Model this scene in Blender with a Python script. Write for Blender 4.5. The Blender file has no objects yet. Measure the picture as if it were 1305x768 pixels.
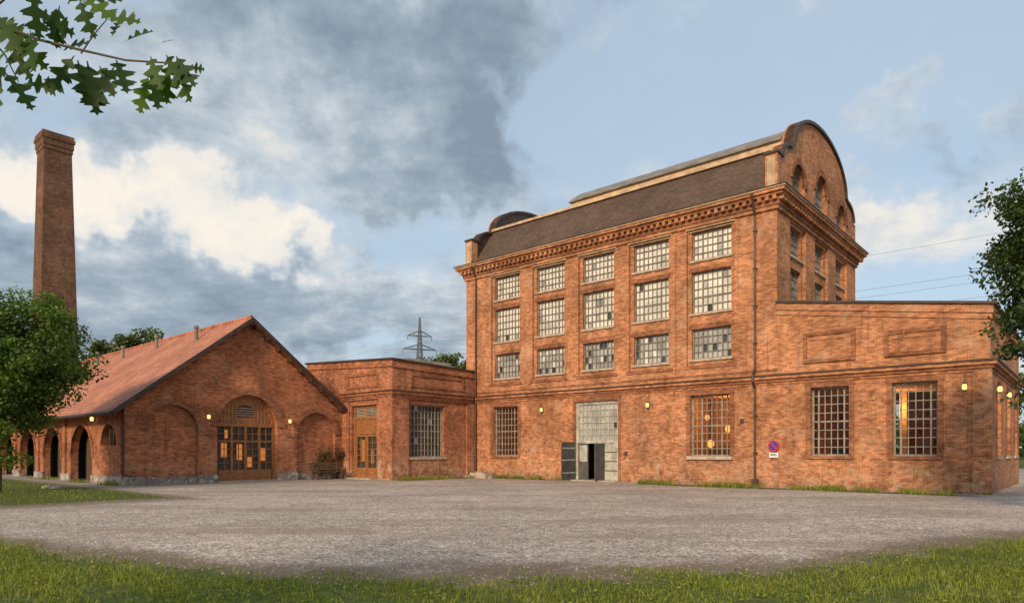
import bpy, bmesh, math, random
import numpy as np
from mathutils import Vector, Matrix, geometry
random.seed(7); rng=np.random.default_rng(7)
scene=bpy.context.scene
UX=Vector((0.7535,-0.6574,0)); VY=Vector((0.6574,0.7535,0)); A0=Vector((17.73,24.87,0))
RZ=math.atan2(-0.6574,0.7535)
def L2W(X,Y,Z=0.0):
    return A0+UX*X+VY*Y+Vector((0,0,Z))
SUN_DIR=Vector((-0.44,-1.0,0.50)).normalized()
# ------------------------------------------------------------------ node helpers
class NG:
    def __init__(s,nt): s.nt=nt; nt.nodes.clear()
    def n(s,t,ins=None,**props):
        nd=s.nt.nodes.new(t)
        for k,v in props.items(): setattr(nd,k,v)
        if ins:
            for k,v in ins.items(): s.set(nd.inputs[k],v)
        return nd
    def set(s,inp,v):
        if isinstance(v,bpy.types.NodeSocket): s.nt.links.new(v,inp)
        else:
            if inp.type=='RGBA' and len(v)==3: v=(*v,1)
            inp.default_value=v
    def m(s,op,a,b=0.0,c=None,clamp=False):
        nd=s.n('ShaderNodeMath',operation=op,use_clamp=clamp); s.set(nd.inputs[0],a); s.set(nd.inputs[1],b)
        if c is not None: s.set(nd.inputs[2],c)
        return nd.outputs[0]
    def vm(s,op,a,b=(0,0,0)):
        nd=s.n('ShaderNodeVectorMath',operation=op); s.set(nd.inputs[0],a); s.set(nd.inputs[1],b)
        return nd.outputs['Value'] if op in('LENGTH','DOT_PRODUCT') else nd.outputs[0]
    def mix(s,f,a,b,blend='MIX'):
        nd=s.n('ShaderNodeMix',data_type='RGBA',blend_type=blend); s.set(nd.inputs[0],f); s.set(nd.inputs[6],a); s.set(nd.inputs[7],b)
        return nd.outputs[2]
    def mr(s,v,a,b,c=0.0,d=1.0,smooth=True):
        nd=s.n('ShaderNodeMapRange',interpolation_type='SMOOTHSTEP' if smooth else 'LINEAR')
        for i,x in enumerate((v,a,b,c,d)): s.set(nd.inputs[i],x)
        return nd.outputs[0]
    def noise(s,vec,scale,detail=4,rough=0.55,out=0,dist=0.0):
        nd=s.n('ShaderNodeTexNoise'); s.set(nd.inputs['Vector'],vec); nd.inputs['Scale'].default_value=scale
        nd.inputs['Detail'].default_value=detail; nd.inputs['Roughness'].default_value=rough; nd.inputs['Distortion'].default_value=dist
        return nd.outputs[out]
    def ramp(s,f,stops):
        nd=s.n('ShaderNodeValToRGB'); s.set(nd.inputs[0],f); e=nd.color_ramp.elements
        while len(e)<len(stops): e.new(0.5)
        for i,(p,c) in enumerate(stops): e[i].position=p; e[i].color=(*c,1)
        return nd.outputs[0]
    def grey(s,v):
        nd=s.n('ShaderNodeCombineColor'); [s.set(nd.inputs[i],v) for i in range(3)]
        return nd.outputs[0]
def newmat(name):
    m=bpy.data.materials.new(name); m.use_nodes=True; return m,NG(m.node_tree)
def finish(g,col,rough=0.85,bump=None,bstr=0.3,bdist=0.02,spec=0.3,metal=0.0):
    p=g.n('ShaderNodeBsdfPrincipled',{'Base Color':col,'Roughness':rough,'Metallic':metal,'Specular IOR Level':spec})
    if bump is not None:
        b=g.n('ShaderNodeBump',{'Strength':bstr,'Distance':bdist,'Height':bump}); g.nt.links.new(b.outputs[0],p.inputs['Normal'])
    o=g.n('ShaderNodeOutputMaterial'); g.nt.links.new(p.outputs[0],o.inputs[0]); return p
def simple(name,col,rough=0.7,metal=0.0,spec=0.4,var=0.25,scale=6):
    m,g=newmat(name); tc=g.n('ShaderNodeTexCoord').outputs['Object']
    f=g.noise(tc,scale,3,0.6)
    c=g.mix(1.0,(*col,1),g.grey(g.mr(f,0.25,0.75,1-var,1+var)),'MULTIPLY')
    finish(g,c,rough,None,0.1,0.01,spec,metal); return m
def brick_mat(name,c1,c2,mortar,dark=0.55,pale=0.25,split=None,bloom=.5):
    m,g=newmat(name); tc=g.n('ShaderNodeTexCoord').outputs['Object']
    sp=g.n('ShaderNodeSeparateXYZ',{0:tc}); x,y,z=sp.outputs
    xy=g.m('ADD',x,y)
    uv=g.n('ShaderNodeCombineXYZ',{0:xy,1:z,2:0.0}).outputs[0]
    br=g.n('ShaderNodeTexBrick',{'Vector':uv,'Color1':c1,'Color2':c2,'Mortar':mortar,'Scale':1.0,'Mortar Size':0.010,'Mortar Smooth':0.3,'Bias':-0.1,'Brick Width':0.22,'Row Height':0.073})
    row=g.m('FLOOR',g.m('DIVIDE',z,0.073)); 
    off=g.m('MULTIPLY',g.m('MODULO',g.m('ABSOLUTE',row),2.0),0.5)
    cell=g.n('ShaderNodeCombineXYZ',{0:g.m('FLOOR',g.m('ADD',g.m('DIVIDE',xy,0.22),off)),1:row,2:0.0}).outputs[0]
    wn=g.n('ShaderNodeTexWhiteNoise',{'Vector':cell},noise_dimensions='3D').outputs['Value']
    col=g.mix(1.0,br.outputs[0],g.grey(g.mr(wn,0,1,0.68,1.28,False)),'MULTIPLY')
    big=g.noise(tc,0.45,4,0.6)
    col=g.mix(1.0,col,g.grey(g.mr(big,0.3,0.7,0.70,1.2)),'MULTIPLY')
    mid=g.noise(tc,2.6,5,0.78)
    mf=g.mr(mid,0.47,0.72,0,dark)
    if split: mf=g.m('MULTIPLY',mf,g.mr(z,split+.3,split-.3,.65,1.6),clamp=True)
    col=g.mix(mf,col,(c2[0]*0.38,c2[1]*0.44,c2[2]*0.58,1))
    st=g.noise(g.vm('MULTIPLY',tc,(2.4,2.4,0.14)),1.6,4,0.65)
    col=g.mix(g.mr(st,0.52,0.76,0,0.55),col,(0.11,0.06,0.038,1))
    pl=g.noise(g.vm('ADD',tc,(31,7,3)),0.8,5,0.78)
    pf=g.mr(pl,0.50,0.70,0,pale)
    low=g.mr(z,1.7,0.0,0,1)
    pl2=g.noise(g.vm('ADD',tc,(3,17,9)),2.2,5,0.78)
    pf2=g.m('MULTIPLY',low,g.mr(pl2,0.44,0.60,0,bloom))
    col=g.mix(g.m('MAXIMUM',pf,pf2),col,(0.54,0.36,0.24,1))
    # lime / paint scabs, mostly low on the wall
    sc=g.mr(g.m('ADD',pl2,g.mr(z,4.6,1.0,0.0,0.035)),0.67,0.71,0,0.65)
    col=g.mix(sc,col,(0.58,0.50,0.42,1))
    damp=g.mr(z,0.6,0.0,0,0.5); col=g.mix(g.m('MULTIPLY',damp,g.mr(mid,.35,.6)),col,(.12,.075,.05,1))
    h=g.m('SUBTRACT',g.m('MULTIPLY',wn,0.3),br.outputs[1])
    finish(g,col,0.9,h,0.5,0.012,0.15); return m
BR_MAIN=brick_mat('brick_orange',(0.51,0.19,0.078),(0.37,0.12,0.048),(0.48,0.31,0.19),0.62,0.44,4.9)
BR_RED=brick_mat('brick_red',(0.46,0.138,0.053),(0.31,0.08,0.031),(0.38,0.225,0.14),0.7,0.24)
BR_ANNEX=brick_mat('brick_weathered',(0.45,0.145,0.06),(0.31,0.088,0.036),(0.40,0.25,0.16),0.72,0.34,None,1.0)
BR_TRIM=brick_mat('brick_trim',(0.33,0.115,0.052),(0.25,0.077,0.035),(0.30,0.18,0.11),0.5,0.2)
BR_CHIM=brick_mat('brick_chimney',(0.215,0.100,0.057),(0.145,0.064,0.038),(0.18,0.12,0.085),0.6,0.10)
def stone_mat():
    m,g=newmat('plinth_stone'); tc=g.n('ShaderNodeTexCoord').outputs['Object']
    v=g.n('ShaderNodeTexVoronoi',{'Vector':g.vm('MULTIPLY',tc,(1,1,1.6)),'Scale':2.4})
    v2=g.n('ShaderNodeTexVoronoi',{'Vector':g.vm('MULTIPLY',tc,(1,1,1.6)),'Scale':2.4},feature='DISTANCE_TO_EDGE')
    c=g.ramp(g.n('ShaderNodeSeparateColor',{0:v.outputs['Color']}).outputs[0],[(0,(0.2,0.17,0.14)),(0.5,(0.34,0.29,0.24)),(1,(0.46,0.42,0.36))])
    c=g.mix(g.mr(v2.outputs[0],0.0,0.05,1,0),c,(0.14,0.11,0.09,1))
    c=g.mix(1.0,c,g.grey(g.mr(g.noise(tc,7,4),0.3,0.7,0.75,1.2)),'MULTIPLY')
    finish(g,c,0.9,v2.outputs[0],0.6,0.05); return m
STONE=stone_mat()
def tile_mat():
    m,g=newmat('red_roof_tiles'); tc=g.n('ShaderNodeTexCoord').outputs['Object']
    sp=g.n('ShaderNodeSeparateXYZ',{0:tc}); x,y,z=sp.outputs
    uv=g.n('ShaderNodeCombineXYZ',{0:x,1:g.m('MULTIPLY',y,1.264),2:0.0}).outputs[0]
    br=g.n('ShaderNodeTexBrick',{'Vector':uv,'Color1':(0.56,0.225,0.13),'Color2':(0.38,0.14,0.08),'Mortar':(0.16,0.065,0.04),'Scale':1.0,'Mortar Size':0.022,'Mortar Smooth':0.4,'Brick Width':0.2,'Row Height':0.3})
    col=g.mix(1.0,br.outputs[0],g.grey(g.mr(g.noise(tc,0.5,4,0.65),0.3,0.7,0.78,1.2)),'MULTIPLY')
    col=g.mix(g.mr(g.noise(g.vm('MULTIPLY',tc,(3,0.5,1)),2.0,4,0.7),0.55,0.75,0,0.4),col,(0.55,0.34,0.23,1))
    finish(g,col,0.8,br.outputs[1],-0.5,0.02,0.3); return m
TILE=tile_mat()
def slate_mat():
    m,g=newmat('dark_brown_roofing'); tc=g.n('ShaderNodeTexCoord').outputs['Object']
    sp=g.n('ShaderNodeSeparateXYZ',{0:tc}); x,y,z=sp.outputs
    uv=g.n('ShaderNodeCombineXYZ',{0:x,1:z,2:0.0}).outputs[0]
    br=g.n('ShaderNodeTexBrick',{'Vector':uv,'Color1':(0.125,0.080,0.056),'Color2':(0.088,0.057,0.041),'Mortar':(0.05,0.033,0.025),'Scale':1.0,'Mortar Size':0.012,'Brick Width':0.3,'Row Height':0.16})
    col=g.mix(1.0,br.outputs[0],g.grey(g.mr(g.noise(tc,0.5,4,0.65),0.3,0.7,0.82,1.22)),'MULTIPLY')
    finish(g,col,0.8,br.outputs[1],-0.3,0.02,0.25); return m
SLATE=slate_mat()
METAL_ROOF=simple('grey_metal_roof',(0.21,0.18,0.15),0.6,0.0,0.3,0.3,1.5)
COPING=simple('dark_metal_coping',(0.065,0.04,0.03),0.55,0.2,0.4,0.3,3)
TAN=simple('tan_render',(0.52,0.36,0.225),0.85,0,0.2,0.3,1.7)
CONC=simple('pale_concrete',(0.43,0.34,0.26),0.9,0,0.2,0.3,4)
WOOD=simple('honey_wood',(0.30,0.125,0.045),0.55,0,0.4,0.4,9)
DWOOD=simple('dark_wood',(0.10,0.06,0.035),0.7,0,0.3,0.4,9)
STEELW=simple('window_steel_pale',(0.27,0.235,0.195),0.6,0,0.3,0.3,5)
STEELD=simple('window_steel_grey',(0.20,0.17,0.145),0.6,0,0.3,0.3,5)
GREYDOOR=simple('grey_painted_metal',(0.42,0.39,0.33),0.6,0,0.4,0.35,3)
DGREY=simple('dark_grey_metal',(0.085,0.085,0.08),0.6,0,0.4,0.3,3)
PIPE=simple('brown_downpipe',(0.09,0.05,0.04),0.5,0.3,0.4,0.3,3)
INNER=simple('interior_plaster',(0.32,0.18,0.09),0.9)
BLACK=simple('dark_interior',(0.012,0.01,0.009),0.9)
MILK=simple('milk_glass',(0.66,0.62,0.54),0.3,0,0.4,0.24,1.1)
MILK2=simple('milk_glass_grey',(0.36,0.35,0.32),0.15,0,0.5,0.35,1.1)
DGLASS=simple('dark_glass',(0.05,0.052,0.05),0.10,0,0.5,0.5,1.3)
def clearglass():
    m,g=newmat('clear_glass')
    t=g.n('ShaderNodeBsdfTransparent',{'Color':(0.80,0.79,0.72)})
    gl=g.n('ShaderNodeBsdfGlossy',{'Color':(0.9,0.9,0.9),'Roughness':0.03})
    lw=g.n('ShaderNodeLayerWeight',{'Blend':0.2})
    f=g.m('ADD',g.m('MULTIPLY',lw.outputs['Fresnel'],0.35),0.01,clamp=True)
    mx=g.n('ShaderNodeMixShader',{0:f,1:t.outputs[0],2:gl.outputs[0]}); o=g.n('ShaderNodeOutputMaterial'); g.nt.links.new(mx.outputs[0],o.inputs[0]); return m
CGLASS=clearglass()
def emit(name,col,st):
    m,g=newmat(name); e=g.n('ShaderNodeEmission',{'Color':col,'Strength':st}); o=g.n('ShaderNodeOutputMaterial'); g.nt.links.new(e.outputs[0],o.inputs[0]); return m
LAMPGLOW=emit('lamp_glow',(1.0,0.66,0.22),1.7)
INGLOW=emit('interior_lamp_glow',(1.0,0.36,0.07),2.2)
# ------------------------------------------------------------------ mesh helpers
def fnX(Y0): return lambda a,b,d:(a,Y0+d,b)       # faces -Y
def fnY(X0): return lambda a,b,d:(X0-d,a,b)       # faces +X
class MB:
    def __init__(s): s.v=[];s.f=[];s.m=[]
    def add(s,vs,fs,mi=0):
        o=len(s.v); s.v+= [tuple(v) for v in vs]
        for f in fs: s.f.append(tuple(i+o for i in f)); s.m.append(mi)
    def fbox(s,fn,a0,a1,b0,b1,d0,d1,mi=0):
        p=[fn(a,b,d) for d in(d0,d1) for b in(b0,b1) for a in(a0,a1)]
        s.add(p,[(0,1,3,2),(4,6,7,5),(0,4,5,1),(2,3,7,6),(0,2,6,4),(1,5,7,3)],mi)
    def box(s,x0,x1,y0,y1,z0,z1,mi=0): s.fbox(lambda a,b,d:(a,d,b),x0,x1,z0,z1,y0,y1,mi)
    def prism(s,outer,holes,fn,d0,d1,mi=0,caps=True):
        loops=[outer]+list(holes); flat=[p for l in loops for p in l]
        tris=geometry.tessellate_polygon([[Vector((p[0],p[1],0)) for p in l] for l in loops])
        n=len(flat); vs=[fn(a,b,d0) for a,b in flat]+[fn(a,b,d1) for a,b in flat]
        fs=[tuple(t) for t in tris]+[tuple(i+n for i in reversed(t)) for t in tris]
        o=0
        for l in loops:
            k=len(l)
            for i in range(k):
                a=o+i;b=o+(i+1)%k; fs.append((a,b,b+n,a+n))
            o+=k
        s.add(vs,fs,mi)
    def limb(s,p0,p1,r0,r1,n=8,mi=0):
        p0=Vector(p0);p1=Vector(p1);d=(p1-p0).normalized(); q=d.to_track_quat('Z','Y'); vs=[]
        for p,r in((p0,r0),(p1,r1)):
            for i in range(n):
                a=2*math.pi*i/n; vs.append(p+q@Vector((math.cos(a)*r,math.sin(a)*r,0)))
        s.add(vs,[(i,(i+1)%n,(i+1)%n+n,i+n) for i in range(n)]+[tuple(reversed(range(n))),tuple(range(n,2*n))],mi)
    def ball(s,c,rx,ry,rz,mi=0,nu=10,nv=7):
        vs=[];fs=[]
        for j in range(nv+1):
            t=math.pi*j/nv
            for i in range(nu):
                a=2*math.pi*i/nu; vs.append((c[0]+rx*math.sin(t)*math.cos(a),c[1]+ry*math.sin(t)*math.sin(a),c[2]+rz*math.cos(t)))
        for j in range(nv):
            for i in range(nu):
                fs.append((j*nu+i,j*nu+(i+1)%nu,(j+1)*nu+(i+1)%nu,(j+1)*nu+i))
        s.add(vs,fs,mi)
    def obj(s,name,mats,parent=None,recalc=True,smooth=False,loc=None,rot=None):
        me=bpy.data.meshes.new(name); me.from_pydata(s.v,[],s.f)
        for m in mats: me.materials.append(m)
        me.polygons.foreach_set('material_index',s.m)
        if smooth: me.polygons.foreach_set('use_smooth',[True]*len(s.f))
        if recalc:
            bm=bmesh.new(); bm.from_mesh(me); bmesh.ops.recalc_face_normals(bm,faces=bm.faces); bm.to_mesh(me); bm.free()
        ob=bpy.data.objects.new(name,me); scene.collection.objects.link(ob)
        if parent: ob.parent=parent
        if loc is not None: ob.location=loc
        if rot is not None: ob.rotation_euler=rot
        return ob
def empty(name,loc,rz):
    e=bpy.data.objects.new(name,None); scene.collection.objects.link(e); e.location=loc; e.rotation_euler=(0,0,rz); e.empty_display_size=0.5; return e
def rect(a0,a1,b0,b1): return [(a0,b0),(a1,b0),(a1,b1),(a0,b1)]
def arch(c,w,z0,ztop,n=18,rise=None):
    r=w/2; rise=r if rise is None else rise; zs=ztop-rise
    return [(c-r,z0),(c+r,z0)]+[(c+r*math.cos(math.pi*i/n),zs+rise*math.sin(math.pi*i/n)) for i in range(n+1)]
def arc_ring(mb,c,w,ztop,th,fn,d0,d1,mi=0,n=18):
    r=w/2; zs=ztop-r
    inn=[(c+r*math.cos(math.pi*i/n),zs+r*math.sin(math.pi*i/n)) for i in range(n+1)]
    out=[(c+(r+th)*math.cos(math.pi*i/n),zs+(r+th)*math.sin(math.pi*i/n)) for i in range(n+1)]
    for i in range(n): mb.prism([inn[i],out[i],out[i+1],inn[i+1]],[],fn,d0,d1,mi)
def band(mb,pts,th,fn,d0,d1,mi=0):
    P=[Vector((a,b)) for a,b in pts]; out=[]
    for i,p in enumerate(P):
        t=(P[min(i+1,len(P)-1)]-P[max(i-1,0)]).normalized(); out.append(p+Vector((-t.y,t.x))*th)
    for i in range(len(P)-1):
        mb.prism([tuple(P[i]),tuple(P[i+1]),tuple(out[i+1]),tuple(out[i])],[],fn,d0,d1,mi)
def window(fr,gl,fn,a0,a1,z0,z1,nx,nz,d,w=(1,0,0),bar=0.035,fw=0.06,isarch=False,fmi=0):
    c=(a0+a1)/2; r=(a1-a0)/2; zs=z1-r
    def top(a): return zs+math.sqrt(max(r*r-(a-c)**2,0)) if isarch else z1
    if isarch: 
        arc_ring(fr,c,2*(r-fw),z1-fw,fw,fn,d-.04,d+.04,fmi)
        fr.fbox(fn,a0,a0+fw,z0+fw,zs,d-.04,d+.04,fmi); fr.fbox(fn,a1-fw,a1,z0+fw,zs,d-.04,d+.04,fmi)
    else:
        fr.fbox(fn,a0,a0+fw,z0+fw,z1-fw,d-.04,d+.04,fmi); fr.fbox(fn,a1-fw,a1,z0+fw,z1-fw,d-.04,d+.04,fmi); fr.fbox(fn,a0,a1,z1-fw,z1,d-.045,d+.045,fmi)
    fr.fbox(fn,a0,a1,z0,z0+fw,d-.05,d+.05,fmi)
    for i in range(1,nx):
        a=a0+(a1-a0)*i/nx; bw=bar*(1.9 if (nx%2==0 and i in(nx//4,nx-nx//4)) else 1)
        fr.fbox(fn,a-bw/2,a+bw/2,z0+fw,top(a)-fw*0.5,d-.03,d+.02,fmi)
    for j in range(1,nz):
        z=z0+(z1-z0)*j/nz; h=r; bw=bar*(1.8 if j==nz//2 and nz>4 else 1)
        if isarch and z>zs: h=math.sqrt(max(r*r-(z-zs)**2,0))
        fr.fbox(fn,c-h+fw*.5,c+h-fw*.5,z-bw/2,z+bw/2,d-.026,d+.024,fmi)
    if isarch:
        gl.prism(arch(c,2*r-0.02,z0,z1-.01),[],fn,d+.03,d+.035,0 if w[0]>0.5 else 1)
    else:
        for i in range(nx):
            for j in range(nz):
                x0=a0+(a1-a0)*i/nx;x1=a0+(a1-a0)*(i+1)/nx;y0=z0+(z1-z0)*j/nz;y1=z0+(z1-z0)*(j+1)/nz
                tx=random.gauss(0,.0035);ty=random.gauss(0,.0035)
                mi=random.choices(range(len(w)),w)[0]
                gl.add([fn(x0,y0,d+.035-tx-ty),fn(x1,y0,d+.035+tx-ty),fn(x1,y1,d+.035+tx+ty),fn(x0,y1,d+.035-tx+ty)],[(0,1,2,3)],mi)
# ================================================================== MAIN FACTORY
TL=-27.4; TR=-7.81; TD=12.9; ZC=12.55
bld=empty('brick_factory_building',A0,RZ)
F=fnX(0.0); S=fnY(TR); W=fnY(0.0)
walls=MB(); trim=MB(); fr=MB(); frl=MB(); gl=MB(); cg=MB(); roof=MB(); lint=MB()
cols=[-24.05,-20.74,-17.46,-14.23,-10.98]; hw=1.0
rows=[(10.9,12.28),(8.32,10.32),(6.08,7.55)]
gwin=[(-25.08,-23.05,1.33,4.32),(-12.0,-9.98,1.38,4.32)]
wwin=[(-6.37,-4.83,1.42,4.36),(-3.23,-1.67,1.42,4.36)]
gate=(-18.87,-16.08,0.0,4.33)
walls.prism(rect(TL,gate[0],0,4.75),[rect(*gwin[0])],F,0,.5)
walls.prism(rect(gate[1],TR,0,4.75),[rect(*gwin[1])],F,0,.5)
walls.prism(rect(gate[0],gate[1],gate[3],4.75),[],F,0,.5)
walls.prism([(TR,0),(0,0),(0,7.0),(TR,8.2)],[rect(*w) for w in wwin],F,0,.5)
bay=[rect(c-1.2,c+1.2,5.75,12.36) for c in cols]
walls.prism(rect(TL,TR,4.75,ZC),bay,F,0,.17)
walls.prism(rect(TL,TR,4.75,ZC),[rect(c-hw,c+hw,a,b) for c in cols for a,b in rows],F,.16,.5)
scol=[2.85,6.45,10.05]; shw=0.85
walls.prism(rect(.5,TD,4.75,ZC),[rect(c-1.1,c+1.1,5.75,12.36) for c in scol],S,0,.17)
walls.prism(rect(.5,TD,0,ZC),[rect(c-shw,c+shw,a,b) for c in scol for a,b in rows],S,.16,.5)
walls.box(TL,TL+.5,.5,TD-.5,0,ZC); walls.box(TL,TR-.5,TD-.5,TD,0,ZC)
wside=[(2.2,3.7,1.42,4.36),(6.0,7.5,1.42,4.36),(9.6,11.0,1.42,4.36)]
walls.prism(rect(.5,12.0,0,7.0),[rect(*w) for w in wside],W,0,.5)
walls.prism(rect(TR,-.5,0,7.2),[rect(-6.8,-5.2,1.4,4.3),rect(-3.4,-1.8,1.4,4.3)],fnX(11.5),0,.5)
trim.fbox(F,-0.55,0.06,0.0,4.6,-.06,.2,1)
for c in cols:
    for k,(a,b) in enumerate(rows):
        ww=[(.93,.06,.01),(.90,.08,.02),(.10,.74,.16)][k]
        window(fr,gl,F,c-hw,c+hw,a,b,8,[4,5,4][k],.34,ww,.034,.06)
        lint.fbox(F,c-hw-.1,c+hw+.1,a-.11,a-.005,.07,.30,0)
    lint.fbox(F,c-1.19,c+1.19,12.285,12.355,.10,.30,1)
    lint.fbox(F,c-1.25,c+1.25,12.37,12.44,-.03,.10,1)
    for a,b in rows[1:]:
        trim.fbox(F,c-hw-.14,c+hw+.14,b+.003,b+.23,.135,.3,0)
    trim.fbox(F,c-1.32,c+1.32,5.60,5.75,-.05,.3,0)
for c in scol:
    for k,(a,b) in enumerate(rows):
        window(fr,gl,S,c-shw,c+shw,a,b,6,[4,5,4][k],.34,(.15,.55,.3),.034,.06)
        lint.fbox(S,c-shw-.1,c+shw+.1,a-.12,a-.005,.06,.30,0)
    lint.fbox(S,c-1.09,c+1.09,12.285,12.355,.10,.30,1)
    trim.fbox(S,c-1.2,c+1.2,5.60,5.75,-.05,.3,0)
for (a0,a1,z0,z1) in gwin+wwin:
    window(frl,cg,F,a0,a1,z0,z1,8 if a1-a0>1.8 else 6,8,.30,(1,),.034,.07)
    trim.fbox(F,a0-.14,a1+.14,z0-.13,z0-.004,-.09,.28,0)
    trim.fbox(F,a0-.24,a1+.24,z1+.004,z1+.27,-.025,.2,0)
    trim.fbox(F,a0-.2,a0-.003,z0,z1+.003,-.02,.2,0); trim.fbox(F,a1+.003,a1+.2,z0,z1+.003,-.02,.2,0)
lint.fbox(F,-12.15,-9.83,1.22,1.376,-.12,.29,0)
for (a0,a1,z0,z1) in wside:
    window(frl,cg,W,a0,a1,z0,z1,6,8,.30,(1,),.034,.07)
    lint.fbox(W,a0-.12,a1+.12,z0-.13,z0-.004,-.07,.28,0)
    trim.fbox(W,a0-.24,a1+.24,z1+.004,z1+.27,-.025,.2,0)
    trim.fbox(W,a0-.24,a0-.003,z0,z1+.003,-.02,.2,0); trim.fbox(W,a1+.003,a1+.24,z0,z1+.003,-.02,.2,0)
for (a0,a1) in((-6.8,-5.2),(-3.4,-1.8)):
    window(frl,cg,fnX(11.5),a0,a1,1.4,4.3,5,7,.30,(1,),.045,.07)
for (z0,z1,p,mi) in ((4.60,4.70,.05,1),(4.70,4.84,.12,0),(4.84,4.97,.22,1),(4.97,5.03,.28,2)):
    trim.box(-26.5,0+p,-p,.1,z0,z1,mi); trim.box(-.1,p,.101,12.0,z0,z1,mi)
trim.box(-26.5,TR,-.035,.1,5.22,5.30,0)
def slab(z0,z1,p,mi): trim.box(TL-p,TR+p,-p,TD+p,z0,z1,mi)
slab(12.45,12.62,.10,1); slab(12.62,12.80,.16,0); slab(12.80,13.0,.2,0); slab(13.0,13.10,.38,1); slab(13.10,13.24,.5,1); slab(13.24,13.30,.56,3); slab(13.30,13.34,.60,2)
x=TL-.2
while x<TR+.2:
    trim.box(x,x+.16,-.36,-.19,12.80,12.997,1); x+=.34
y=-.2
while y<TD+.2:
    trim.box(TR+.19,TR+.36,y,y+.16,12.80,12.997,1); y+=.34
def zt(X): return 7.0+(8.2-7.0)*(X/TR)
trim.prism([(TR,zt(TR)-.5),(.06,zt(0)-.5),(.06,zt(0)-.28),(TR,zt(TR)-.28)],[],F,-.05,.1,1)
trim.prism([(TR,zt(TR)-.28),(.1,zt(0)-.28),(.1,zt(0)+.02),(TR,zt(TR)+.02)],[],F,-.11,.1,1)
trim.prism([(TR,zt(TR)+.02),(.2,zt(0)+.02),(.2,zt(0)+.12),(TR,zt(TR)+.12)],[],F,-.2,.6,2)
trim.box(-.6,.2,.601,12.0,7.02,7.12,2); trim.box(0,.1,.101,12,6.72,7.02,1)
for (a0,a1,z0,z1) in ((-6.65,-4.58,5.42,6.72),(-3.5,-1.38,5.42,6.45)):
    trim.prism(rect(a0,a1,z0,z1),[rect(a0+.15,a1-.15,z0+.15,z1-.15)],F,-.10,.05,0)
    trim.prism(rect(a0+.15,a1-.15,z0+.15,z1-.15),[rect(a0+.34,a1-.34,z0+.34,z1-.34)],F,-.045,.05,1)
roof.prism([(TR,7.6),(-.5,6.5),(-.5,6.7),(TR,7.8)],[],F,.5,11.5,1)
inn=MB(); inn.box(TL+.5,-.5,.5,11.5,4.45,4.6,0); inn.box(TL+.5,-.5,.5,11.5,.01,.05,1); inn.box(-8.2,-8.0,.6,11.4,.05,4.45,0)
inn.box(-21,-20.8,.6,11.4,.05,4.45,0); inn.box(-13.5,-13.3,.6,11.4,.05,4.45,0)
inn.box(-20.7,-13.6,5,5.2,.05,4.45,2); inn.box(-13.2,-8.3,5.0,5.2,.05,4.45,0); inn.box(TL+.6,-21.1,5.0,5.2,.05,4.45,0)
for x_ in (-6.2,-3.9,-1.6): inn.box(x_-.15,x_+.15,5.5,5.8,.05,4.45,0)
inn.box(-12.6,-11.0,3.4,4.2,.05,1.9,3); inn.box(-10.7,-9.2,4.2,4.9,.05,2.6,2); inn.box(-6.4,-4.9,3.0,3.6,.05,1.7,2)
inn.obj('interior_floors_and_partitions',[INNER,CONC,BLACK,DWOOD],bld)
ig=MB()
for (x,y,z,r) in ((-11.75,1.8,2.0,.17),(-11.1,2.4,2.75,.15),(-12.5,3.0,3.4,.12),(-5.2,3.5,3.1,.1),(-5.0,7,2.9,.1),(-1.9,4.6,3.0,.1),(-2.2,8,2.7,.1),(-23.2,3,3.2,.1)):
    ig.ball((x,y,z),r,r,r*1.25,0); ig.limb((x,y,z+r),(x,y,4.45),.015,.015,5,1)
ig.obj('hanging_lamps',[INGLOW,DGREY,WOOD],bld)
for (x,y,z,e) in ((-11.2,2.9,3.7,260),(-4.0,5.0,3.6,170),(-22.8,3.2,3.5,90)):
    ld=bpy.data.lights.new('interior_bulb','POINT'); ld.energy=e; ld.color=(1,.48,.17); ld.shadow_soft_size=.2; lo=bpy.data.objects.new('interior_bulb',ld); scene.collection.objects.link(lo); lo.parent=bld; lo.location=(x,y,z)
def gable_pts():
    h=[(0.0,13.34),(0.0,14.95),(.45,14.95)]
    for i in range(1,7):
        t=math.pi/2*i/6; h.append((.45+1.35*(1-math.cos(t)) , 14.95+.95*math.sin(t)))
    n=18
    for i in range(0,n+1):
        t=math.pi*(1-i/n); h.append((6.45+4.45*math.cos(t),16.0+2.25*math.sin(t)))
    h+= [(12.9-a,b) for a,b in reversed(h[3:9])]
    h+= [(12.45,14.95),(12.9,14.95),(12.9,13.34)]
    return h
gp=gable_pts()
for X0,mir in ((TR,False),(TL+.5,True)):
    fn=fnY(X0)
    holes=[arch(2.9,1.75,13.75,15.3),arch(6.45,1.95,13.75,15.85),arch(10.0,1.75,13.75,15.3)] if not mir else []
    walls.prism(gp,holes,fn,0,.5)
    band(trim,list(reversed(gp[2:-2])),.15,fn,-.12,.40,2)
    if mir: trim.prism([(a,b) for a,b in gp],[],fn,-.03,-.002,2)
    else:
        for c,w_,zt_ in((2.9,1.75,15.3),(6.45,1.95,15.85),(10.0,1.75,15.3)):
            window(fr,gl,fn,c-w_/2,c+w_/2,13.75,zt_,6,5,.3,(0,0,1),.035,.07,True)
            arc_ring(trim,c,w_,zt_,.28,fn,-.07,.1,0)
            lint.fbox(fn,c-w_/2-.15,c+w_/2+.15,13.62,13.745,-.08,.25,0)
for X0 in (TR,TL+.5):
    trim.box(X0-.50,X0+.05,-.06,.45,13.345,14.95,1); trim.box(X0-.40,X0-.05,-.075,-.055,13.5,14.85,3); trim.box(X0-.56,X0+.12,-.12,.5,14.953,15.06,2)
fr_=lambda a,b,d:(d,a,b)
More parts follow.
